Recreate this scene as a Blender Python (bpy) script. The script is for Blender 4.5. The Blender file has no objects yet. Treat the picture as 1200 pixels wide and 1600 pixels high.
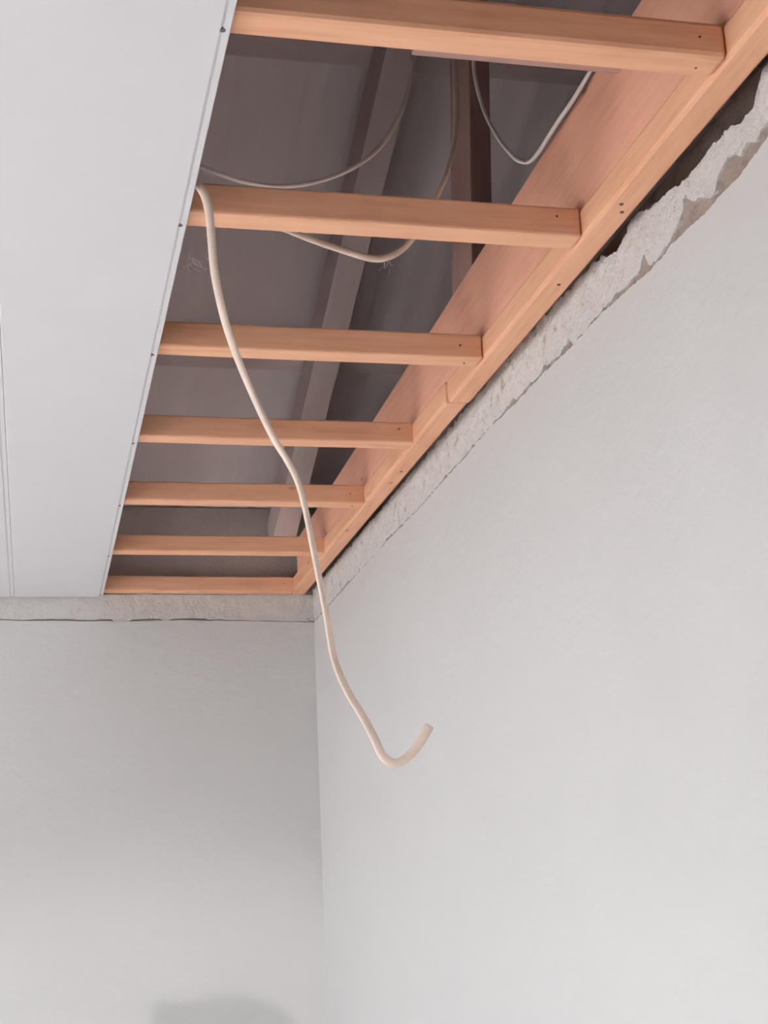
import bpy, bmesh, math, random
from mathutils import Vector, Matrix, noise

# ------------------------------------------------------------------ camera, world, exposure
scene = bpy.context.scene
COL = scene.collection
U = 0.85                      # metres per survey unit (camera to batten underside)
EYE = 1.75                    # camera height
def W(x, y, z): return Vector((x*U, y*U, EYE + z*U))
def HZ(z): return EYE + z*U

cam_d = bpy.data.cameras.new('camera'); cam = bpy.data.objects.new('camera', cam_d); COL.objects.link(cam)
R = Matrix(((0.97309327, 0.01635198, 0.22983059),
            (-0.22615386, 0.25865311, 0.93912353),
            (-0.04408987, -0.96583186, 0.25539166)))
M = Matrix((( R[0][0], -R[0][1], -R[0][2], 0.0),
            ( R[1][0], -R[1][1], -R[1][2], 0.0),
            ( R[2][0], -R[2][1], -R[2][2], EYE),
            (0, 0, 0, 1)))
cam.matrix_world = M
cam_d.sensor_fit = 'VERTICAL'; cam_d.sensor_height = 36.0; cam_d.lens = 36.0*2291/1600
cam_d.clip_start = 0.005; cam_d.clip_end = 200
scene.camera = cam

world = bpy.data.worlds.new('sky'); scene.world = world; world.use_nodes = True
bg = world.node_tree.nodes['Background']
bg.inputs['Color'].default_value = (0.90, 0.945, 1.0, 1); bg.inputs['Strength'].default_value = 6.1

sun_d = bpy.data.lights.new('sun', 'SUN'); sun_d.energy = 47.0; sun_d.angle = math.radians(0.6); sun_d.color = (1.0, 0.975, 0.95)
sun = bpy.data.objects.new('sun', sun_d); COL.objects.link(sun); sun.location = (-8, 3, 12)
sun.rotation_euler = Vector((0.52, -0.12, -0.85)).to_track_quat('-Z', 'Y').to_euler()

vs = scene.view_settings
scene.display_settings.display_device = 'sRGB'
vs.view_transform = 'Standard'; vs.look = 'None'; vs.gamma = 1.0; vs.use_curve_mapping = False
vs.exposure = -0.26
try:
    scene.cycles.use_denoising = True
    scene.cycles.max_bounces = 7; scene.cycles.diffuse_bounces = 6; scene.cycles.adaptive_threshold = 0.02
    scene.cycles.sample_clamp_indirect = 6.0
except Exception: pass

WIN = [(2.4, 3.55, 0.55, 2.15), (-0.3, 1.6, 0.55, 2.15)]     # window in the left wall: y0,y1,z0,z1
XL, XR, YB, YF = -2.75, 0.905*U, 4.75*U, -3.7                  # room faces: left, right, back, behind the viewer
def portal(name, loc, rot, sx, sy):
    l = bpy.data.lights.new(name, 'AREA'); l.shape = 'RECTANGLE'; l.size = sx; l.size_y = sy
    l.cycles.is_portal = True
    o = bpy.data.objects.new(name, l); COL.objects.link(o); o.location = loc; o.rotation_euler = rot
for y0, y1, z0, z1 in WIN:
    portal('window_daylight', (XL-0.1, (y0+y1)/2, (z0+z1)/2), (0, -math.pi/2, 0), z1-z0, y1-y0)

# ------------------------------------------------------------------ helpers
def mat(name): 
    m = bpy.data.materials.new(name); m.use_nodes = True
    return m, m.node_tree, m.node_tree.nodes['Principled BSDF']
def nd(nt, t, **kw):
    n = nt.nodes.new(t)
    for k, v in kw.items(): setattr(n, k, v)
    return n
def noise_tex(nt, vec, scale, detail=4, rough=0.6):
    n = nd(nt, 'ShaderNodeTexNoise'); n.inputs['Scale'].default_value = scale
    n.inputs['Detail'].default_value = detail; n.inputs['Roughness'].default_value = rough
    nt.links.new(vec, n.inputs['Vector']); return n
def ramp(nt, fac, stops):
    r = nd(nt, 'ShaderNodeValToRGB'); els = r.color_ramp.elements
    while len(els) < len(stops): els.new(0.5)
    for e, (p, c) in zip(els, stops): e.position = p; e.color = (*c, 1)
    nt.links.new(fac, r.inputs['Fac']); return r
def mapping(nt, scale, src='Object', loc=None):
    tc = nd(nt, 'ShaderNodeTexCoord'); mp = nd(nt, 'ShaderNodeMapping')
    mp.inputs['Scale'].default_value = scale
    nt.links.new(tc.outputs[src], mp.inputs['Vector'])
    return mp
def bump(nt, b, height, strength, dist):
    bp = nd(nt, 'ShaderNodeBump'); bp.inputs['Strength'].default_value = strength; bp.inputs['Distance'].default_value = dist
    nt.links.new(height, bp.inputs['Height']); nt.links.new(bp.outputs['Normal'], b.inputs['Normal'])

def simple_mat(name, col, rough=0.6, metal=0.0, var=0.06, scale=20):
    m, nt, b = mat(name)
    mp = mapping(nt, (1, 1, 1)); n = noise_tex(nt, mp.outputs['Vector'], scale)
    lo = tuple(c*(1-var) for c in col); hi = tuple(min(1, c*(1+var)) for c in col)
    r = ramp(nt, n.outputs['Fac'], [(0.3, lo), (0.7, hi)])
    nt.links.new(r.outputs['Color'], b.inputs['Base Color'])
    b.inputs['Roughness'].default_value = rough; b.inputs['Metallic'].default_value = metal
    return m

def wood_mat(name, dark, mid, light, rough=0.72):
    """sawn softwood, grain along local X"""
    m, nt, b = mat(name)
    oi = nd(nt, 'ShaderNodeObjectInfo')
    tc = nd(nt, 'ShaderNodeTexCoord')
    off = nd(nt, 'ShaderNodeVectorMath', operation='MULTIPLY_ADD')
    cmb = nd(nt, 'ShaderNodeCombineXYZ')
    for i in range(3): nt.links.new(oi.outputs['Random'], cmb.inputs[i])
    nt.links.new(cmb.outputs[0], off.inputs[0]); off.inputs[1].default_value = (13, 7, 5)
    nt.links.new(tc.outputs['Object'], off.inputs[2])
    mp = nd(nt, 'ShaderNodeMapping'); mp.inputs['Scale'].default_value = (1.6, 26, 26)
    nt.links.new(off.outputs[0], mp.inputs['Vector'])
    grain = noise_tex(nt, mp.outputs['Vector'], 4.0, 8, 0.62)
    mp2 = nd(nt, 'ShaderNodeMapping'); mp2.inputs['Scale'].default_value = (2.2, 5, 5)
    nt.links.new(off.outputs[0], mp2.inputs['Vector'])
    blotch = noise_tex(nt, mp2.outputs['Vector'], 2.0, 4, 0.55)
    mix = nd(nt, 'ShaderNodeMath', operation='MULTIPLY_ADD'); mix.inputs[1].default_value = 0.55
    sc2 = nd(nt, 'ShaderNodeMath', operation='MULTIPLY'); sc2.inputs[1].default_value = 0.45
    nt.links.new(blotch.outputs['Fac'], sc2.inputs[0])
    nt.links.new(grain.outputs['Fac'], mix.inputs[0]); nt.links.new(sc2.outputs[0], mix.inputs[2])
    r = ramp(nt, mix.outputs[0], [(0.34, dark), (0.5, mid), (0.66, light)])
    # small dark knots and pitch flecks
    mp3 = nd(nt, 'ShaderNodeMapping'); mp3.inputs['Scale'].default_value = (1.0, 2.2, 2.2)
    nt.links.new(off.outputs[0], mp3.inputs['Vector'])
    vo = nd(nt, 'ShaderNodeTexVoronoi'); vo.inputs['Scale'].default_value = 6.1
    nt.links.new(mp3.outputs['Vector'], vo.inputs['Vector'])
    kr = ramp(nt, vo.outputs['Distance'], [(0.03, (0.45, 0.36, 0.3)), (0.09, (1, 1, 1))])
    mul = nd(nt, 'ShaderNodeMixRGB', blend_type='MULTIPLY'); mul.inputs['Fac'].default_value = 0.8
    nt.links.new(r.outputs['Color'], mul.inputs['Color1']); nt.links.new(kr.outputs['Color'], mul.inputs['Color2'])
    nt.links.new(mul.outputs['Color'], b.inputs['Base Color'])
    b.inputs['Roughness'].default_value = rough
    bump(nt, b, grain.outputs['Fac'], 0.35, 0.002)
    return m

def paint_mat(name, col, bump_s=0.35):
    m, nt, b = mat(name)
    mp = mapping(nt, (1, 1, 1))
    fine = noise_tex(nt, mp.outputs['Vector'], 95, 5, 0.65)
    mp2 = mapping(nt, (1, 1, 1.6)); mid = noise_tex(nt, mp2.outputs['Vector'], 26, 4, 0.6)
    big = noise_tex(nt, mp.outputs['Vector'], 1.3, 3)
    r = ramp(nt, big.outputs['Fac'], [(0.3, tuple(c*0.975 for c in col)), (0.7, tuple(c*1.02 for c in col))])
    nt.links.new(r.outputs['Color'], b.inputs['Base Color'])
    add = nd(nt, 'ShaderNodeMath', operation='MULTIPLY_ADD'); add.inputs[1].default_value = 0.5
    nt.links.new(fine.outputs['Fac'], add.inputs[0]); nt.links.new(mid.outputs['Fac'], add.inputs[2])
    b.inputs['Roughness'].default_value = 0.62
    b.inputs['Specular IOR Level'].default_value = 0.15
    bump(nt, b, add.outputs[0], bump_s, 0.004)
    return m

def cement_mat(name, col, dirt, amt):
    m, nt, b = mat(name)
    mp = mapping(nt, (1, 1, 1))
    a = noise_tex(nt, mp.outputs['Vector'], 28, 6, 0.68); f = noise_tex(nt, mp.outputs['Vector'], 140, 4, 0.7)
    r = ramp(nt, a.outputs['Fac'], [(amt, dirt), (amt+0.1, tuple(c*0.93 for c in col)), (0.7, col)])
    nt.links.new(r.outputs['Color'], b.inputs['Base Color']); b.inputs['Roughness'].default_value = 0.95
    add = nd(nt, 'ShaderNodeMath', operation='ADD')
    nt.links.new(a.outputs['Fac'], add.inputs[0]); nt.links.new(f.outputs['Fac'], add.inputs[1])
    bump(nt, b, add.outputs[0], 0.6, 0.006)
    return m

M_WOOD = wood_mat('batten_wood', (0.66, 0.32, 0.185), (0.78, 0.41, 0.25), (0.84, 0.47, 0.30))
M_BEAM = wood_mat('beam_wood', (0.70, 0.33, 0.22), (0.80, 0.40, 0.275), (0.84, 0.44, 0.31))
M_ROOFWOOD = wood_mat('roof_wood', (0.50, 0.40, 0.385), (0.53, 0.43, 0.41), (0.56, 0.455, 0.435))  # kept close to the sheet tone, lightened to carry the roof-space haze
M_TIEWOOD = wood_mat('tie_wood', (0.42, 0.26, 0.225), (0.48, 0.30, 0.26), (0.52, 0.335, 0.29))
M_PAINT = paint_mat('wall_paint', (0.695, 0.69, 0.685))
M_CEMENT = cement_mat('plaster_strip', (0.78, 0.76, 0.745), (0.45, 0.38, 0.335), 0.315)
M_CEMENT2 = cement_mat('back_plaster_strip', (0.74, 0.715, 0.70), (0.60, 0.56, 0.53), 0.30)
M_CORE = cement_mat('bare_wall', (0.36, 0.29, 0.255), (0.27, 0.21, 0.18), 0.38)
M_CORE2 = cement_mat('back_wall_masonry', (0.56, 0.49, 0.465), (0.46, 0.39, 0.36), 0.3)  # lightened so the haze over the far attic wall sits in the colour
M_REARDARK = cement_mat('rear_wall_dark', (0.34, 0.33, 0.32), (0.2, 0.19, 0.18), 0.3)  # unseen rear wall darkened to cut its bounce onto the back wall
M_SHEET = simple_mat('roof_sheet', (0.70, 0.615, 0.605), 0.85, 0.0, 0.05, 2)  # base lightened in place of lens haze over the dark roof space
M_ATTIC = simple_mat('attic_masonry', (0.66, 0.58, 0.565), 0.9, 0.0, 0.08, 5)  # pale like the sheet, haze put into the base colour
M_FLOOR = simple_mat('floor_screed', (0.59, 0.585, 0.585), 0.7, 0.0, 0.06, 2)
M_GROUND = simple_mat('yard_ground', (0.42, 0.41, 0.405), 0.9, 0.0, 0.15, 0.6)
M_CABLE = simple_mat('cable_sheath', (0.84, 0.69, 0.58), 0.5, 0.0, 0.12, 22)
M_CABLE2 = simple_mat('attic_cable_sheath', (0.88, 0.82, 0.77), 0.5, 0.0, 0.1, 22)
M_STEEL = simple_mat('dull_steel', (0.20, 0.19, 0.19), 0.5, 0.8, 0.1, 50)
M_NAIL = simple_mat('rusty_nail', (0.16, 0.09, 0.06), 0.7, 0.4, 0.2, 80)
M_WEB = simple_mat('cobweb_thread', (0.75, 0.70, 0.68), 0.9)
M_FRAME = simple_mat('window_frame_paint', (0.75, 0.75, 0.74), 0.4)
M_PVC, _nt, _b = mat('pvc_panel')
_mp = mapping(_nt, (1, 1, 1)); _n = noise_tex(_nt, _mp.outputs['Vector'], 6, 2)
_r = ramp(_nt, _n.outputs['Fac'], [(0.3, (0.865, 0.845, 0.865)), (0.7, (0.88, 0.86, 0.88))])
_nt.links.new(_r.outputs['Color'], _b.inputs['Base Color']); _b.inputs['Roughness'].default_value = 0.24
_b.inputs['IOR'].default_value = 1.5

def link(name, me, m, parent=None):
    o = bpy.data.objects.new(name, me); COL.objects.link(o)
    if m is not None and not me.materials: me.materials.append(m)
    if parent is not None: o.parent = parent
    return o
def from_bm(name, bm, m, parent=None, smooth=False):
    me = bpy.data.meshes.new(name); bm.normal_update(); bm.to_mesh(me); bm.free()
    if smooth:
        for p in me.polygons: p.use_smooth = True
    return link(name, me, m, parent)
def add_box(bm, lo, hi, bevel=0.0, seg=2):
    lo, hi = Vector(lo), Vector(hi)
    r = bmesh.ops.create_cube(bm, size=1.0)
    for v in r['verts']:
        v.co = Vector((lo[i] + (v.co[i]+0.5)*(hi[i]-lo[i]) for i in range(3)))
    if bevel > 0:
        ed = list({e for v in r['verts'] for e in v.link_edges})
        bmesh.ops.bevel(bm, geom=ed, offset=bevel, segments=seg, affect='EDGES', profile=0.5)
def box(name, lo, hi, m, parent=None, bevel=0.0, origin=None):
    """box in world coordinates; the object origin sits at `origin` (default: its low corner)"""
    org = Vector(origin) if origin is not None else Vector(lo)
    bm = bmesh.new(); add_box(bm, Vector(lo)-org, Vector(hi)-org, bevel)
    o = from_bm(name, bm, m)
    o.location = org
    if parent is not None: 
        o.parent = parent; o.location = org - parent.location
    return o
def tag(o, label=None, cat=None, group=None, kind=None):
    if label: o['label'] = label
    if cat: o['category'] = cat
    if group: o['group'] = group
    if kind: o['kind'] = kind
    return o
def empty(name, loc=(0, 0, 0)):
    o = bpy.data.objects.new(name, None); COL.objects.link(o); o.location = loc; o.empty_display_size = 0.1
    return o
def lerp_tab(tab, x):
    if x <= tab[0][0]: return tab[0][1]
    for (a, va), (b, vb) in zip(tab, tab[1:]):
        if x <= b: return va + (vb-va)*(x-a)/(b-a)
    return tab[-1][1]
def timber(name, a, b, w, h, m, roll=0.0, bevel=0.002, parent=None, wob=0.0, seed=0):
    """squared timber from a to b (centre line); local X runs along the grain"""
    a, b = Vector(a), Vector(b); L = (b-a).length
    bm = bmesh.new()
    n = max(1, int(L/0.12)) if wob else 1
    rings = []
    for i in range(n+1):
        x = L*i/n
        dy = wob*noise.noise(Vector((x*1.7, seed, 0.3))); dz = wob*noise.noise(Vector((x*1.7, seed, 9.1)))
        rings.append([bm.verts.new((x, sy*w/2+dy, sz*h/2+dz)) for sy, sz in ((-1,-1),(1,-1),(1,1),(-1,1))])
    for r0, r1 in zip(rings, rings[1:]):
        for k in range(4): bm.faces.new((r0[k], r0[(k+1)%4], r1[(k+1)%4], r1[k]))
    bm.faces.new(rings[0][::-1]); bm.faces.new(rings[-1])
    bmesh.ops.recalc_face_normals(bm, faces=bm.faces)
    if bevel:
        ed = [e for e in bm.edges if len(e.link_faces) == 2 and e.calc_face_angle(0) > 0.8]
        bmesh.ops.bevel(bm, geom=ed, offset=bevel, segments=2, affect='EDGES', profile=0.5)
    o = from_bm(name, bm, m, parent)
    q = (b-a).to_track_quat('X', 'Z')
    mw = Matrix.Translation(a) @ q.to_matrix().to_4x4() @ Matrix.Rotation(roll, 4, 'X')
    if parent is None: o.matrix_world = mw
    else: o.matrix_local = parent.matrix_world.inverted() @ mw
    return o

def smooth_path(pts, per=8):
    out = []; P = [Vector(p) for p in pts]
    P = [P[0]*2-P[1]] + P + [P[-1]*2-P[-2]]
    for i in range(1, len(P)-2):
        p0, p1, p2, p3 = P[i-1:i+3]
        for k in range(per):
            t = k/per
            out.append(0.5*((2*p1) + (p2-p0)*t + (2*p0-5*p1+4*p2-p3)*t*t + (3*p1-p0-3*p2+p3)*t**3))
    out.append(P[-2]); return out
def cable(name, pts, ra, rb, m, twist=0.0, t0=0.0, per=8, sides=12):
    path = smooth_path(pts, per); org = path[0].copy()
    bm = bmesh.new(); rings = []
    up = Vector((0, 1, 0)); acc = t0; last = None
    for i, p in enumerate(path):
        tn = (path[min(i+1, len(path)-1)] - path[max(i-1, 0)]).normalized()
        u = (up - tn*up.dot(tn)).normalized(); v = tn.cross(u); up = u
        if last is not None: acc += twist*(p-last).length
        last = p
        c, s = math.cos(acc), math.sin(acc); uu = u*c+v*s; vv = v*c-u*s
        rings.append([bm.verts.new(p-org + uu*ra*math.cos(2*math.pi*k/sides) + vv*rb*math.sin(2*math.pi*k/sides)) for k in range(sides)])
    for r0, r1 in zip(rings, rings[1:]):
        for k in range(sides): bm.faces.new((r0[k], r0[(k+1)%sides], r1[(k+1)%sides], r1[k]))
    bm.faces.new(rings[0][::-1]); bm.faces.new(rings[-1])
    bmesh.ops.recalc_face_normals(bm, faces=bm.faces)
    o = from_bm(name, bm, m, None, True); o.location = org
    return o, path

# ------------------------------------------------------------------ the shell
ZC = HZ(1.0)                         # underside of the battens
floor = box('floor', (XL-0.2, YF-0.2, -0.1), (XR+0.25, YB+0.25, 0.0), M_FLOOR); tag(floor, kind='structure')
ground = box('ground', (-40, -40, -0.4), (40, 40, -0.12), M_GROUND); tag(ground, kind='structure')

# left wall with its window opening, continued up to the roof
bm = bmesh.new()
ys = [YF-0.2] + [v for w in sorted(WIN) for v in w[:2]] + [YB+0.25]
for i in range(0, len(ys), 2): add_box(bm, (XL-0.2, ys[i], 0), (XL, ys[i+1], 4.5))
for y0, y1, z0, z1 in WIN:
    add_box(bm, (XL-0.2, y0, 0), (XL, y1, z0)); add_box(bm, (XL-0.2, y0, z1), (XL, y1, 4.5))
wl = from_bm('wall_left', bm, M_PAINT); tag(wl, kind='structure')
for i, (y0, y1, z0, z1) in enumerate(WIN):
    wroot = empty('window_%d' % (i+1), (XL-0.12, (y0+y1)/2, z0)); tag(wroot, kind='structure')
    t = 0.045
    for lo, hi in (((XL-0.15, y0, z0), (XL-0.09, y0+t, z1)), ((XL-0.15, y1-t, z0), (XL-0.09, y1, z1)),
                   ((XL-0.15, y0+t, z0), (XL-0.09, y1-t, z0+t)), ((XL-0.15, y0+t, z1-t), (XL-0.09, y1-t, z1)),
                   ((XL-0.14, (y0+y1)/2-0.025, z0+t), (XL-0.10, (y0+y1)/2+0.025, z1-t))):
        box('window_frame', lo, hi, M_FRAME, wroot, 0.004)
wrear = box('wall_rear', (XL-0.2, YF-0.2, 0), (XR+1.1, YF, HZ(1.35)), M_REARDARK); tag(wrear, kind='structure')

# right and back wall: bare core, painted skim with a torn upper edge, rough plaster strip above it
def torn_sheet(name, axis, s0, s1, step, low_fn, high_fn, face, depth, m, parent, rows, rough, org):
    """sheet standing in the plane axis=face, its lower and upper edges following low_fn/high_fn; returns to `depth` behind"""
    bm = bmesh.new(); n = int((s1-s0)/step); front = []; back = []
    for i in range(n+1):
        s = s0+(s1-s0)*i/n; a, b = low_fn(s), high_fn(s)
        if b < a+0.0006: b = a+0.0006
        colf = []
        for j in range(rows+1):
            z = a+(b-a)*j/rows
            d = rough*(noise.fractal(Vector((s*42, z*42, 3.7)), 0.8, 2.1, 5))
            co = (face+d, s, z) if axis == 'x' else (s, face+d, z)
            colf.append(bm.verts.new(Vector(co)-org))
        front.append(colf)
        back.append([bm.verts.new(Vector((depth, s, z) if axis == 'x' else (s, depth, z))-org) for z in (a, b)])
    for i in range(n):
        for j in range(rows): bm.faces.new((front[i][j], front[i+1][j], front[i+1][j+1], front[i][j+1]))
        bm.faces.new((front[i][-1], front[i+1][-1], back[i+1][1], back[i][1]))
        bm.faces.new((back[i][0], back[i+1][0], front[i+1][0], front[i][0]))
        bm.faces.new((back[i][1], back[i+1][1], back[i+1][0], back[i][0]))
    bmesh.ops.recalc_face_normals(bm, faces=bm.faces)
    o = from_bm(name, bm, m, parent)
    return o
fz = lambda s, f, seed: noise.fractal(Vector((s*f, seed, 1.3)), 0.9, 2.1, 5)

SKIM = [(1.0, .916), (1.532, .923), (1.607, .915), (1.726, .911), (1.834, .918), (1.859, .912), (1.957, .913), (2.034, .919), (2.132, .925),
        (2.24, .921), (2.408, .926), (2.641, .927), (2.771, .932), (2.915, .925), (3.071, .924), (3.305, .918), (3.714, .92), (4.043, .916), (4.427, .911), (4.8, .905)]
GAP = [(1.0, .012), (1.45, .02), (1.52, .03), (1.57, .018), (1.60, .034), (1.65, .046), (1.69, .018), (1.705, .014), (1.74, .034), (1.79, .044), (1.805, .02), (1.85, .012), (1.90, .009), (1.925, .014), (1.94, .042),
       (1.96, .012), (2.0, .01), (2.06, .013), (2.12, .004), (2.2, .002), (2.26, .001), (2.275, .018), (2.30, .02), (2.32, .005), (2.38, .009), (2.42, .015), (2.44, .007), (2.5, .011), (2.57, .007),
       (2.59, .017), (2.62, .012), (2.68, .005), (2.75, .002), (2.86, .006), (3.0, .004), (3.1, .008), (3.2, .003), (3.45, .005), (3.7, .008), (3.76, .001), (4.0, .001), (4.1, .004), (4.2, .010), (4.35, .006), (4.5, .009), (4.75, .006)]
TOP = [(1.0, 1.01), (1.45, 1.03), (1.53, 1.018), (1.56, .988), (1.63, .99), (1.70, .998), (1.74, .99), (1.772, .992), (1.838, 1.003), (1.90, 1.006), (1.943, 1.022), (1.985, 1.02), (2.02, 1.0), (2.054, 1.003),
       (2.10, 1.018), (2.136, 1.023), (2.276, 1.027), (2.4, 1.03), (2.65, 1.034), (2.83, 1.028), (3.45, 1.024), (4.8, 1.02)]
XS = 0.9068*U                         # rough strip face, a little behind the paint
XK = 0.9118*U                         # bare core face
skim_top = lambda y: HZ(lerp_tab(SKIM, y/U)) + 0.0024*fz(y, 40, 2.0) + 0.0013*fz(y, 150, 2.7)
strip_low = lambda y: skim_top(y) - 0.004 + max(0.0, max(0.0024, lerp_tab(GAP, y/U)*U)*(1.0 + 0.35*fz(y, 30, 5.0)) + 0.0022*fz(y, 130, 6.0) + 0.0040)
strip_top = lambda y: HZ(lerp_tab(TOP, y/U)) + 0.0050*fz(y, 42, 8.0) + 0.0022*fz(y, 170, 8.4)
core = box('wall_right', (XK, YF-0.2, 0), (XK+0.12, YB+0.25, HZ(0.984)), M_CORE); tag(core, kind='structure')
def right_part(name, *a): return torn_sheet(name, 'x', *a)
torn_sheet('painted_skim', 'x', YF, YB, 0.003, lambda y: 0.0, skim_top, XR, XK+0.004, M_PAINT, core, 1, 0.0, core.location)
torn_sheet('plaster_strip', 'x', 0.9, YB+0.012, 0.0025, strip_low, strip_top, XS, XK+0.030, M_CEMENT, core, 14, 0.0024, core.location)

tb = box('gap_backing', (XK+0.045, YF, HZ(0.984)), (XK+0.12, YB, HZ(1.09)), M_CORE, core)  # set-back box added to lighten the dark gap above the strip
YS = YB+0.003; YK = YB+0.016
backw = box('wall_back', (XL-0.2, YK, 0), (XR+1.1, YK+0.2, HZ(1.3)), M_CORE2); tag(backw, kind='structure')
BSK = [(-2.0, .908), (-0.12, .913), (0.3, .909), (0.42, .9135), (0.6, .9115), (0.864, .907), (0.95, .905)]
bskim = lambda x: HZ(lerp_tab(BSK, x/U)) + 0.0012*fz(x, 30, 12.0)
def bgap(x):
    g = 0.0048 + 0.006*fz(x, 7, 21.0)
    if 0.245 < x/U < 0.30 or 0.40 < x/U < 0.43 : g = 0.0008
    if x/U > 0.55: g *= 0.45
    return max(0.0006, g)
torn_sheet('painted_skim', 'y', XL, XK, 0.006, lambda x: 0.0, bskim, YB, YK+0.004, M_PAINT, backw, 1, 0.0, backw.location)
torn_sheet('plaster_strip', 'y', -1.0, XK, 0.006, lambda x: bskim(x)+bgap(x), lambda x: HZ(1.0)+0.002*fz(x, 20, 3.0), YS, YK+0.004, M_CEMENT2, backw, 6, 0.002, backw.location)
bm = bmesh.new(); bmesh.ops.create_icosphere(bm, subdivisions=1, radius=0.005)
for v in bm.verts: v.co = Vector((v.co.x*(1+0.4*math.sin(v.co.z*900)), v.co.y*0.6, v.co.z*1.3))
chip = from_bm('plaster_chip', bm, M_PAINT, backw); chip.location = Vector((0.883*U, YB-0.001, HZ(.912))) - backw.location

# ------------------------------------------------------------------ roof space
RZ0, RK, RY0, RIDGE = 1.10, 0.40, 4.77, 0.21
def roof_z(y): return RZ0 + RK*(RY0-y) if y >= RIDGE else RZ0 + RK*(RY0-RIDGE) - RK*(RIDGE-y)
def roof_sheet(name, ya, yb, lift):
    bm = bmesh.new(); x0, x1, n = XL-0.2, XR+1.1, 420; rows = []
    for i in range(n+1):
        x = x0+(x1-x0)*i/n; c = 0.0015*math.cos(x*2*math.pi/0.076)
        rows.append([bm.verts.new((x, y*U, HZ(roof_z(y))+lift+c+t)) for y in (ya, yb) for t in (0, 0.004)])
    for a, b in zip(rows, rows[1:]):
        bm.faces.new((a[0], b[0], b[2], a[2])); bm.faces.new((a[1], a[3], b[3], b[1]))
        bm.faces.new((a[0], a[1], b[1], b[0])); bm.faces.new((a[2], b[2], b[3], a[3]))
    bmesh.ops.recalc_face_normals(bm, faces=bm.faces)
    return from_bm(name, bm, M_SHEET, None, False)
for nm, ya, yb in (('roof_slope_back', RIDGE, 5.1), ('roof_slope_rear', -4.75, RIDGE)):
    o = roof_sheet(nm, ya, yb, 0.175); tag(o, kind='structure')
gable = box('wall_gable', (XR+1.0, YF-0.2, 2.45), (XR+1.1, YB+0.25, 4.5), M_ATTIC); tag(gable, kind='structure')
loft = box('ceiling_beyond', (XK+0.12, YF-0.2, HZ(0.98)), (XR+1.0, YB+0.25, HZ(1.0)), M_ATTIC); tag(loft, kind='structure')
RW, RH = 0.075*U, 0.12*U
raf_lab = {0.79: 'dusky roof rafter sloping down beyond the timber battens above the wall beam',
           -0.25: 'roof rafter over the white panels left of the open ceiling',
           -1.3: 'roof rafter far left above the white ceiling panels'}
for x, lab in raf_lab.items():
    a = W(x, RIDGE, roof_z(RIDGE)) + Vector((0, 0, RH/2)); b = W(x, 4.72, roof_z(4.72)) + Vector((0, 0, RH/2))
    o = timber('roof_rafter', a, b, RW, RH, M_ROOFWOOD); tag(o, lab, 'rafter', 'roof rafters')
for y, lab in ((3.0, 'faint roof purlin crossing beneath the roof sheet beside the white panel'), (4.0, 'roof purlin low down near the back wall'), (1.95, 'roof purlin high above the second batten')):
    a = W(-3.1, y, roof_z(y)) + Vector((0, 0, RH+0.024)); b = W(2.0, y, roof_z(y)) + Vector((0, 0, RH+0.024))
    o = timber('roof_purlin', a, b, 0.055, 0.045, M_ROOFWOOD, roll=-math.atan(RK)); tag(o, lab, 'purlin', 'roof purlins')

# ------------------------------------------------------------------ ceiling frame
BT = 0.05*U
def nail(parent, loc, d, r=0.0022):
    bm = bmesh.new(); bmesh.ops.create_cone(bm, cap_ends=True, segments=8, radius1=r, radius2=r*0.8, depth=0.0016)
    o = from_bm('nail', bm, M_NAIL, parent)
    q = Vector(d).to_track_quat('Z', 'Y'); mw = Matrix.Translation(loc) @ q.to_matrix().to_4x4()
    o.matrix_local = parent.matrix_world.inverted() @ mw
XE = 0.832*U
labs = ['nearest timber batten crossing the top of the picture, knotty orange underside',
        'second timber batten from the top, just above the start of the dangling cable',
        'third timber batten from the top, crossed by the upper dangling cable',
        'fourth timber batten from the top, between panel edge and wall beam',
        'fifth timber batten from the top, behind the bend of the cable',
        'sixth timber batten from the top, last one clear of the back wall',
        'seventh timber batten lying tight along the top of the back wall',
        'timber batten directly overhead, just beyond the upper edge of the picture']
far = [1.531, 2.047, 2.588, 3.128, 3.647, 4.202, 4.745, 0.99]
for i, (y, lab) in enumerate(zip(far, labs)):
    o = timber('ceiling_batten', (XL+0.002, y*U-BT/2, ZC+BT/2), (XE, y*U-BT/2, ZC+BT/2), BT, BT, M_WOOD, wob=0.0022, seed=i*3.1, bevel=0.0035 if i else 0.006)
    tag(o, lab, 'batten', 'ceiling battens')
    bpy.context.view_layer.update()
    yn = y*U-BT
    nail(o, Vector((XE-0.030-0.004*(i % 3), yn-0.0004, ZC+0.022+0.006*(i % 2))), (0, -1, 0), 0.0017)
    if i in (0, 2, 4): nail(o, Vector((XE-0.026, y*U-BT*0.45, ZC-0.0004)), (0, 0, -1), 0.0015)
# timber along the right wall that the battens butt against (two lengths, spliced)
SPL = 2.80*U
for k, (ya, yb, dx, lab) in enumerate(((YF+0.01, SPL-0.001, 0.0, 'long orange wall batten along the right wall, nearer length'),
                                       (SPL+0.001, YB+0.002, -0.0035, 'long orange wall batten along the right wall, far length ending in the corner'))):
    o = timber('wall_batten', (XE+BT*0.48+dx+0.0008, ya, ZC+BT/2), (XE+BT*0.48+dx+0.0008, yb, ZC+BT/2), BT*0.96, BT, M_WOOD, wob=0.0, seed=20+k, bevel=0.005)
    tag(o, lab, 'batten', 'wall battens'); bpy.context.view_layer.update()
    for yy, xx in (((1.88, .851), (1.905, .862), (2.18, .858)) if k == 0 else ((3.3, .855),)):
        nail(o, Vector((xx*U, yy*U, ZC-0.0006)), (0, 0, -1), 0.003)
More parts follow.
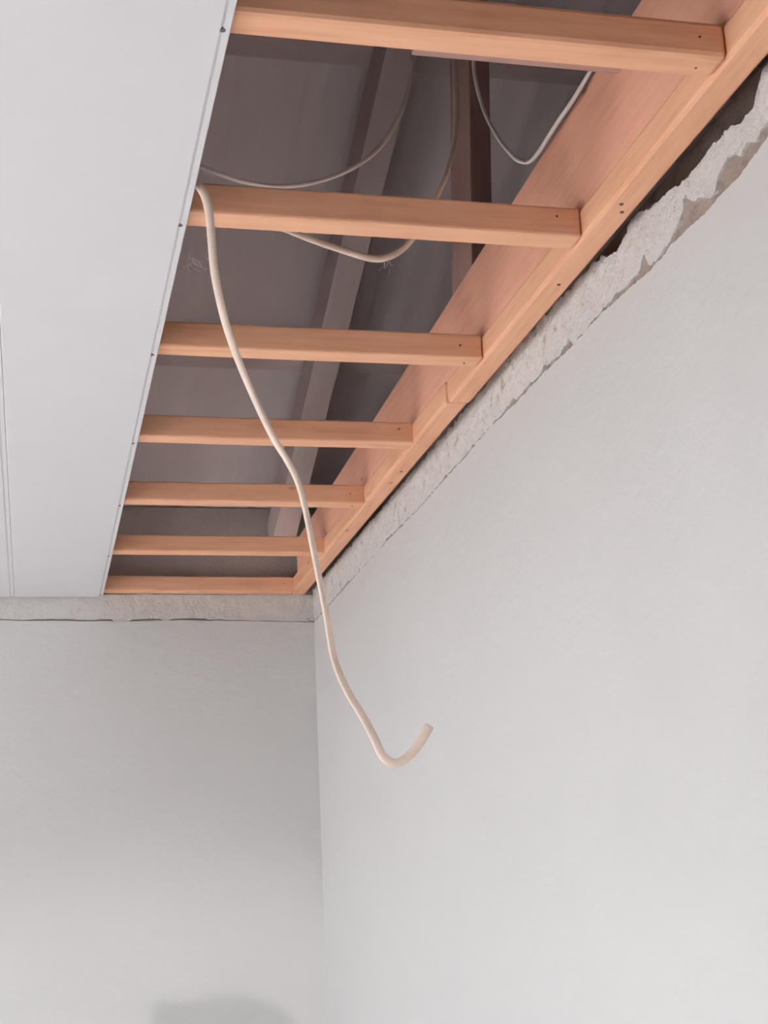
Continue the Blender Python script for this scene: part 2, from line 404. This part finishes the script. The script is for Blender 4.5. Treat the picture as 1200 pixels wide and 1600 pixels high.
# deep beam above it
bm = bmesh.new(); bx0, bx1 = 0.841*U, 0.879*U
def beam_top(y): return HZ(1.243 - 0.026*(y/U-1.8))
n = 40; rg = []
org = Vector((bx0, 0.3*U, ZC+BT))
for i in range(n+1):
    y = 0.3*U + (4.68-0.3)*U*i/n; d = 0.002*noise.noise(Vector((y*2, 4, 4)))
    rg.append([bm.verts.new(Vector(c)-org) for c in ((bx0+d, y, ZC+BT), (bx1, y, ZC+BT), (bx1, y, beam_top(y)), (bx0+d, y, beam_top(y)))])
for a, b in zip(rg, rg[1:]):
    for k in range(4): bm.faces.new((a[k], a[(k+1)%4], b[(k+1)%4], b[k]))
bm.faces.new(rg[0][::-1]); bm.faces.new(rg[-1]); bmesh.ops.recalc_face_normals(bm, faces=bm.faces)
for v in bm.verts: v.co = Vector((v.co.y, -v.co.x, v.co.z))      # local X = along the grain
beam = from_bm('wall_beam', bm, M_BEAM); beam.location = org; beam.rotation_euler = (0, 0, math.pi/2)
tag(beam, 'deep reddish beam standing on edge above the right wall batten', 'beam')
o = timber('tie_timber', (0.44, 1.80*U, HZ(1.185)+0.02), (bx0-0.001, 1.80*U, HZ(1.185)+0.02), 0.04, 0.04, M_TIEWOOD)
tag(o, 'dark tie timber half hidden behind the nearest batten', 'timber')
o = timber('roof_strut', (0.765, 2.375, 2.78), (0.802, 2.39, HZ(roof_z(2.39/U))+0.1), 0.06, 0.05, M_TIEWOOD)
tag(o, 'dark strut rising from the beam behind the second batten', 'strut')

# ------------------------------------------------------------------ white ceiling panels
ceil = empty('ceiling', (XL, 0, HZ(1.0))); tag(ceil, kind='structure')
PX1 = 0.211*U; FL = 0.0090; PW = 0.2378
def panel_mesh():
    # profile across the width (x from 0 at the left edge to PW), swept along y
    z0 = -0.0098
    prof = [(0.0, -0.0006), (0.0, z0+0.003), (0.0008, z0+0.001), (0.0025, z0), (PW-FL-0.0030, z0), (PW-FL-0.0012, z0+0.0010), (PW-FL-0.0004, z0+0.0026),
            (PW-FL+0.0004, z0+0.0026), (PW-FL+0.0012, z0+0.0012), (PW-0.0014, z0+0.0012), (PW-0.0004, z0+0.0022), (PW-0.0004, -0.0006)]
    bm = bmesh.new(); ya, yb = YF+0.003, YB-0.004; n = 24; rr = []
    for i in range(n+1):
        y = ya+(yb-ya)*i/n
        rr.append([bm.verts.new((x, y, z + 0.0005*noise.noise(Vector((x*3, y*1.2, 0))))) for x, z in prof])
    m = len(prof)
    for a, b in zip(rr, rr[1:]):
        for k in range(m): bm.faces.new((a[k], a[(k+1)%m], b[(k+1)%m], b[k]))
    bm.faces.new(rr[0]); bm.faces.new(rr[-1][::-1]); bmesh.ops.recalc_face_normals(bm, faces=bm.faces)
    me = bpy.data.meshes.new('ceiling_panel'); bm.to_mesh(me); bm.free(); me.materials.append(M_PVC); return me
pm = panel_mesh(); k = 0
bm = bmesh.new(); bmesh.ops.create_cone(bm, cap_ends=True, segments=12, radius1=0.0034, radius2=0.0030, depth=0.003)
sm = bpy.data.meshes.new('screw'); bm.to_mesh(sm); bm.free(); sm.materials.append(M_STEEL)
while True:
    x0 = PX1-PW*(k+1)
    if x0 < XL: break
    p = bpy.data.objects.new('ceiling_panel', pm); COL.objects.link(p); p.parent = ceil
    p.location = (x0-XL, 0, 0)
    if k == 0:
        for y in far[:7]:
            s = bpy.data.objects.new('screw', sm); COL.objects.link(s); s.parent = p
            s.location = (PW-FL+0.0003, y*U-BT/2, -0.0078)
    k += 1
filler = box('ceiling_panel', (XL, YF+0.003, ZC-0.0098), (PX1-PW*k-0.0005, YB-0.004, ZC-0.0006), M_PVC, ceil)

# ------------------------------------------------------------------ cables
MAIN = [(0.01, 1.66, 2.64), (0.12, 1.645, 2.630), (0.170, 1.634, 2.614), (0.189, 1.624, 2.592), (0.1955, 1.615, 2.5574), (0.197, 1.6065, 2.5156), (0.1991, 1.598, 2.4707), (0.2077, 1.5895, 2.4149), (0.2197, 1.5895, 2.3733),
        (0.2374, 1.5895, 2.3252), (0.2607, 1.5895, 2.2715), (0.2784, 1.5895, 2.2397), (0.2896, 1.5895, 2.2147), (0.2975, 1.5895, 2.1807), (0.3037, 1.5895, 2.1432),
        (0.3098, 1.5895, 2.1061), (0.3171, 1.5895, 2.0621), (0.3229, 1.5895, 2.0185), (0.3293, 1.5895, 1.9955), (0.34, 1.5895, 1.9718), (0.3536, 1.5895, 1.9482),
        (0.365, 1.5895, 1.9254), (0.3736, 1.5895, 1.9055), (0.3819, 1.5895, 1.897), (0.392, 1.5895, 1.8953), (0.4055, 1.5895, 1.9034), (0.418, 1.5895, 1.9173), (0.43, 1.5895, 1.9356)]
o, _ = cable('electric_cable', MAIN, 0.0055, 0.0036, M_CABLE, twist=3.2, t0=1.0)
tag(o, 'beige cable dangling out of the open ceiling, its free end hooked upward', 'cable', 'electric cables')
C2 = [(0.03, 1.80, 2.77), (0.12, 1.82, 2.755), (0.1985, 1.8275, 2.7389), (0.2378, 1.8275, 2.7245), (0.2769, 1.853, 2.729), (0.3205, 1.87, 2.735), (0.3655, 1.887, 2.7501), (0.4138, 1.9125, 2.7793), (0.4573, 1.9295, 2.8115), (0.4996, 1.955, 2.8596),
      (0.5337, 1.972, 2.9189), (0.5574, 1.9975, 2.9806), (0.5749, 2.023, 3.0551), (0.5863, 2.04, 3.1318), (0.60, 2.06, 3.3), (0.63, 2.1, 3.43)]
o, _ = cable('electric_cable', C2, 0.0038, 0.003, M_CABLE2, twist=2)
tag(o, 'thin grey cable curving through the roof space above the second batten', 'cable', 'electric cables')
C3 = [(0.76, 2.2, 3.42), (0.71, 2.17, 3.30), (0.6839, 2.125, 3.197), (0.667, 2.0825, 3.0948), (0.6514, 2.04, 2.9969), (0.6351, 2.006, 2.9188), (0.6131, 1.972, 2.8484), (0.5922, 1.955, 2.7978), (0.5669, 1.938, 2.7491), (0.5403, 1.921, 2.7035),
      (0.5151, 1.9125, 2.6712), (0.4881, 1.904, 2.6514), (0.4621, 1.8955, 2.6439), (0.4274, 1.887, 2.6478), (0.387, 1.87, 2.6503), (0.3447, 1.853, 2.6552), (0.313, 1.8445, 2.662), (0.281, 1.836, 2.667), (0.243, 1.836, 2.6735), (0.20, 1.836, 2.678), (0.148, 1.836, 2.683), (0.05, 1.83, 2.70)]
o, _ = cable('electric_cable', C3, 0.0052, 0.0036, M_CABLE, twist=4, t0=0.6)
tag(o, 'pale cable whose loop sags below the second batten', 'cable', 'electric cables')
C4 = [(0.635, 1.915, 3.25), (0.640, 1.9135, 3.12), (0.6432, 1.9125, 3.0327), (0.6432, 1.9125, 2.9659), (0.6519, 1.904, 2.9014), (0.6645, 1.887, 2.8497), (0.6786, 1.87, 2.8119), (0.690, 1.865, 2.800), (0.7012, 1.8571, 2.7973), (0.7012, 1.8175, 2.7916),
      (0.7012, 1.7724, 2.7924), (0.7012, 1.7238, 2.7932), (0.7012, 1.6752, 2.7918), (0.7042, 1.6365, 2.7984), (0.712, 1.59, 2.812), (0.73, 1.52, 2.822)]
o, _ = cable('electric_cable', C4, 0.0038, 0.0030, M_CABLE2, twist=2)
tag(o, 'thin whitish cable dipping and running up along the deep beam edge', 'cable', 'electric cables')
o, _ = cable('electric_cable', [(0.79, 2.16, 3.19), (0.8211, 2.21, 3.2796), (0.8316, 2.21, 3.3071), (0.8433, 2.21, 3.335), (0.8499, 2.21, 3.3759), (0.85, 2.21, 3.42)], 0.0035, 0.003, M_CABLE2)
tag(o, 'short bit of cable showing above the nearest batten', 'cable', 'electric cables')

# dusty cobwebs
def cobweb(name, loc, n, spread, seed, lab):
    rnd = random.Random(seed); bm = bmesh.new(); r = 0.00035
    for i in range(n):
        p = Vector((rnd.uniform(-1, 1)*spread, rnd.uniform(-.3, .3)*spread, rnd.uniform(-.4, .5)*spread))
        d = Vector((rnd.uniform(-1, 1), rnd.uniform(-.2, .2), rnd.uniform(-1.1, .4))).normalized()*spread*rnd.uniform(.3, .8)
        prev = None
        for k in range(5):
            c = p + d*(k/4) + Vector((0, 0, -0.12*spread*math.sin(math.pi*k/4)))
            ring = [bm.verts.new(c+Vector((r*math.cos(a), r*math.sin(a), r*math.sin(a+1)))) for a in (0, 2.1, 4.2)]
            if prev:
                for q in range(3): bm.faces.new((prev[q], prev[(q+1)%3], ring[(q+1)%3], ring[q]))
            prev = ring
    o = from_bm(name, bm, M_WEB); o.location = loc; tag(o, lab, 'cobweb', None, 'stuff')
cobweb('cobweb', (0.192, 1.662, 2.515), 16, 0.022, 4, 'wispy cobweb clinging to the panel edge beside the cable')
cobweb('cobweb', (0.500, 1.905, 2.642), 10, 0.018, 7, 'small cobweb hanging from the sagging cable loop')

# ------------------------------------------------------------------ unseen bulb with a shaped spot beam, and the person whose head shadows the back wall
LX, LY, LZ = -0.40, -3.58, 1.96
lamp = empty('wall_lamp', (LX, YF, LZ)); tag(lamp, 'unseen bulb lamp behind the viewpoint, its beam shaped to cast the head shadow', 'lamp')
M_PLAST = simple_mat('lamp_plastic', (0.8, 0.8, 0.78), 0.4)
M_BULB, nt_, b_ = mat('bulb_glow'); b_.inputs['Emission Color'].default_value = (1, 0.95, 0.88, 1); b_.inputs['Emission Strength'].default_value = 25
def lathe(name, prof, m, parent, axis_off=(0, 0, 0), seg=20):
    bm = bmesh.new(); rr = []
    for r, t in prof: rr.append([bm.verts.new((r*math.cos(2*math.pi*k/seg), t, r*math.sin(2*math.pi*k/seg))) for k in range(seg)])
    for a, b in zip(rr, rr[1:]):
        for k in range(seg): bm.faces.new((a[k], a[(k+1)%seg], b[(k+1)%seg], b[k]))
    bm.faces.new(rr[0]); bm.faces.new(rr[-1]); bmesh.ops.recalc_face_normals(bm, faces=bm.faces)
    o = from_bm(name, bm, m, parent, True); o.location = axis_off; return o
lathe('lamp_base', [(0.045, 0), (0.045, 0.008), (0.03, 0.014), (0.018, 0.018), (0.018, 0.055), (0.012, 0.056)], M_PLAST, lamp)
lathe('bulb', [(0.010, 0.056), (0.011, 0.07), (0.015, 0.085), (0.016, 0.095), (0.012, 0.106), (0.004, 0.112)], M_BULB, lamp)
ld = bpy.data.lights.new('head_shadow_spot', 'SPOT'); ld.energy = 450; ld.spot_size = math.radians(31); ld.spot_blend = 0.35; ld.color = (1, 0.985, 0.96); ld.shadow_soft_size = 0.018  # narrow spot aimed low, shaped to throw the head shadow and miss the cable
lo = bpy.data.objects.new('head_shadow_spot', ld); COL.objects.link(lo); lo.parent = lamp; lo.location = (0, LY-YF+0.02, 0)
lo.rotation_euler = Vector((0.10, 0.96, -0.255)).to_track_quat('-Z', 'Y').to_euler()

M_SKIN = simple_mat('skin', (0.42, 0.25, 0.18), 0.55); M_SHIRT = simple_mat('shirt_cloth', (0.30, 0.31, 0.34), 0.9)
M_TROU = simple_mat('trouser_cloth', (0.10, 0.10, 0.12), 0.9); M_HAIR = simple_mat('hair', (0.02, 0.016, 0.014), 0.6)
M_SHOE = simple_mat('shoe_leather', (0.06, 0.05, 0.05), 0.5); M_PHONE = simple_mat('phone_shell', (0.03, 0.03, 0.035), 0.25)
PXY = Vector((-0.026, -0.42, 0.0))
PS = 1.013
def build_person():
    V = []; E = []; RR = []
    def v(co, r, par=None):
        V.append(Vector(co)); RR.append(r)
        if par is not None: E.append((par, len(V)-1))
        return len(V)-1
    pel = v((0, 0, .95), .125); sp = v((0, 0, 1.12), .118, pel); ch = v((0, 0, 1.30), .135, sp); up = v((0, -.005, 1.41), .085, ch)
    nk = v((0, .0, 1.49), .055, up); h0 = v((0, .02, 1.555), .066, nk); h1 = v((0, .02, 1.625), .083, h0); h2 = v((0, .008, 1.685), .072, h1)
    for s in (-1, 1):
        hp = v((.095*s, 0, .90), .098, pel); kn = v((.105*s, .012, .50), .062, hp); an = v((.11*s, -.015, .10), .042, kn)
        ft = v((.115*s, .05, .045), .042, an); v((.125*s, .15, .035), .034, ft)
        sh = v((.175*s, 0, 1.385), .062, up)
        if s < 0: el = v((-.275, .17, 1.30), .044, sh); wr = v((-.150, .35, 1.55), .029, el); pm_ = v((-.104, .375, 1.62), .030, wr)
        else: el = v((.225, -.03, 1.10), .046, sh); wr = v((.235, .05, .86), .030, el); pm_ = v((.235, .065, .79), .032, wr)
        B = V[pm_]
        if s < 0:
            fing = [((.010, .030, .048), (.052, .050, .060)), ((.018, .032, .028), (.056, .052, .036)), ((.022, .032, .008), (.058, .052, .012)), ((.020, .028, -.012), (.056, .046, -.012))]
            th = ((.026, .0, .030), (.060, .006, .050))
        else:
            fing = [((.004, .022, -.05), (-.004, .022, -.095)), ((.006, .006, -.055), (-.004, .008, -.105)), ((.006, -.010, -.053), (-.004, -.008, -.098)), ((.004, -.024, -.047), (-.006, -.022, -.08))]
            th = ((-.012, .035, -.02), (-.02, .05, -.055))
        for a, b in fing: q = v(B+Vector(a), .0098, pm_); v(B+Vector(b), .0082, q)
        q = v(B+Vector(th[0]), .0115, pm_); v(B+Vector(th[1]), .0095, q)
    me = bpy.data.meshes.new('person'); me.from_pydata(V, E, []); me.update()
    o = bpy.data.objects.new('person_rig', me); COL.objects.link(o)
    sk = o.modifiers.new('skin', 'SKIN'); sk.use_smooth_shade = True
    for i, d in enumerate(me.skin_vertices[0].data): d.radius = (RR[i], RR[i]*(0.82 if i in (0, 1, 2) else 1)); d.use_root = (i == 0)
    for i in (1, 2, 3): me.skin_vertices[0].data[i].radius = (RR[i]*1.2, RR[i]*0.85)
    sb = o.modifiers.new('sub', 'SUBSURF'); sb.levels = 2; sb.render_levels = 2
    dg = bpy.context.evaluated_depsgraph_get(); dg.update()
    out = bpy.data.meshes.new_from_object(o.evaluated_get(dg))
    bpy.data.objects.remove(o)
    out.materials.clear()
    for m in (M_SKIN, M_SHIRT, M_TROU, M_SHOE): out.materials.append(m)
    for p in out.polygons:
        c = p.center; p.use_smooth = True
        arm = abs(c.x) > .15 and c.z > .6
        raised = c.y > .10 and c.z > 1.1
        if c.z < .09: p.material_index = 3
        elif c.z < .98 and not arm: p.material_index = 2
        elif c.z > 1.47 or (arm and c.z < 1.16) or raised: p.material_index = 0
        else: p.material_index = 1
    for vv in out.vertices:                                   # brow, nose and chin on the front of the head
        c = vv.co
        if c.z > 1.53 and abs(c.x) < .1 and c.y > .05:
            c.y += .026*math.exp(-((c.x/.013)**2) - ((c.z-1.625)/.018)**2) + .008*math.exp(-((c.x/.03)**2) - ((c.z-1.565)/.015)**2)
    body = bpy.data.objects.new('person', out); COL.objects.link(body); body.location = PXY; body.scale = (PS, PS, PS)
    tag(body, 'person behind the viewpoint whose head shadow falls low on the back wall', 'person')
    bm = bmesh.new(); bmesh.ops.create_uvsphere(bm, u_segments=32, v_segments=20, radius=1)
    for q in bm.verts:
        k = 1 + 0.035*noise.noise(q.co*3.1)
        c = Vector((q.co.x*.094, q.co.y*.108-.012, q.co.z*.100))*k
        if q.co.y > .35 and q.co.z < .35: c.y = min(c.y, .055); c.z = max(c.z, .02)
        if q.co.z < -.3: c = c*0.82
        q.co = c
    h = from_bm('hair', bm, M_HAIR, body, True); h.location = (0, .012, 1.658)
    for s in (-1, 1):
        bm = bmesh.new(); bmesh.ops.create_uvsphere(bm, u_segments=12, v_segments=8, radius=1)
        for q in bm.verts: q.co = Vector((q.co.x*.012, q.co.y*.018, q.co.z*.031))
        e = from_bm('ear', bm, M_SKIN, body, True); e.location = (.096*s, .015, 1.625)
        bm = bmesh.new(); bmesh.ops.create_uvsphere(bm, u_segments=12, v_segments=8, radius=.011)
        e = from_bm('eye', bm, M_PLAST, body, True); e.location = (.031*s, .088, 1.645)
    bm = bmesh.new(); add_box(bm, (-.022, .092, 1.588), (.022, .101, 1.596), .003)
    from_bm('mouth', bm, simple_mat('lips', (.35, .15, .13), .5), body)
build_person()
tilt = math.radians(14.8)
bm = bmesh.new(); add_box(bm, (-.0375, -.004, -.08), (.0375, .004, .08), .0035, 3)
phone = from_bm('phone', bm, M_PHONE)
nrm = Vector((0, math.cos(tilt), math.sin(tilt))); upv = Vector((0, -math.sin(tilt), math.cos(tilt)))
phone.location = Vector((0, 0, EYE)) - nrm*.016 - upv*.071 + Vector((-.030, 0, 0)); phone.rotation_euler = (tilt, 0, 0)
tag(phone, 'dark phone held up by the person behind the viewpoint', 'phone')
bm = bmesh.new(); add_box(bm, (-.034, -.0046, -.076), (.034, -.0038, .076), .0003)
from_bm('screen', bm, simple_mat('phone_glass', (.02, .02, .025), .08), phone)
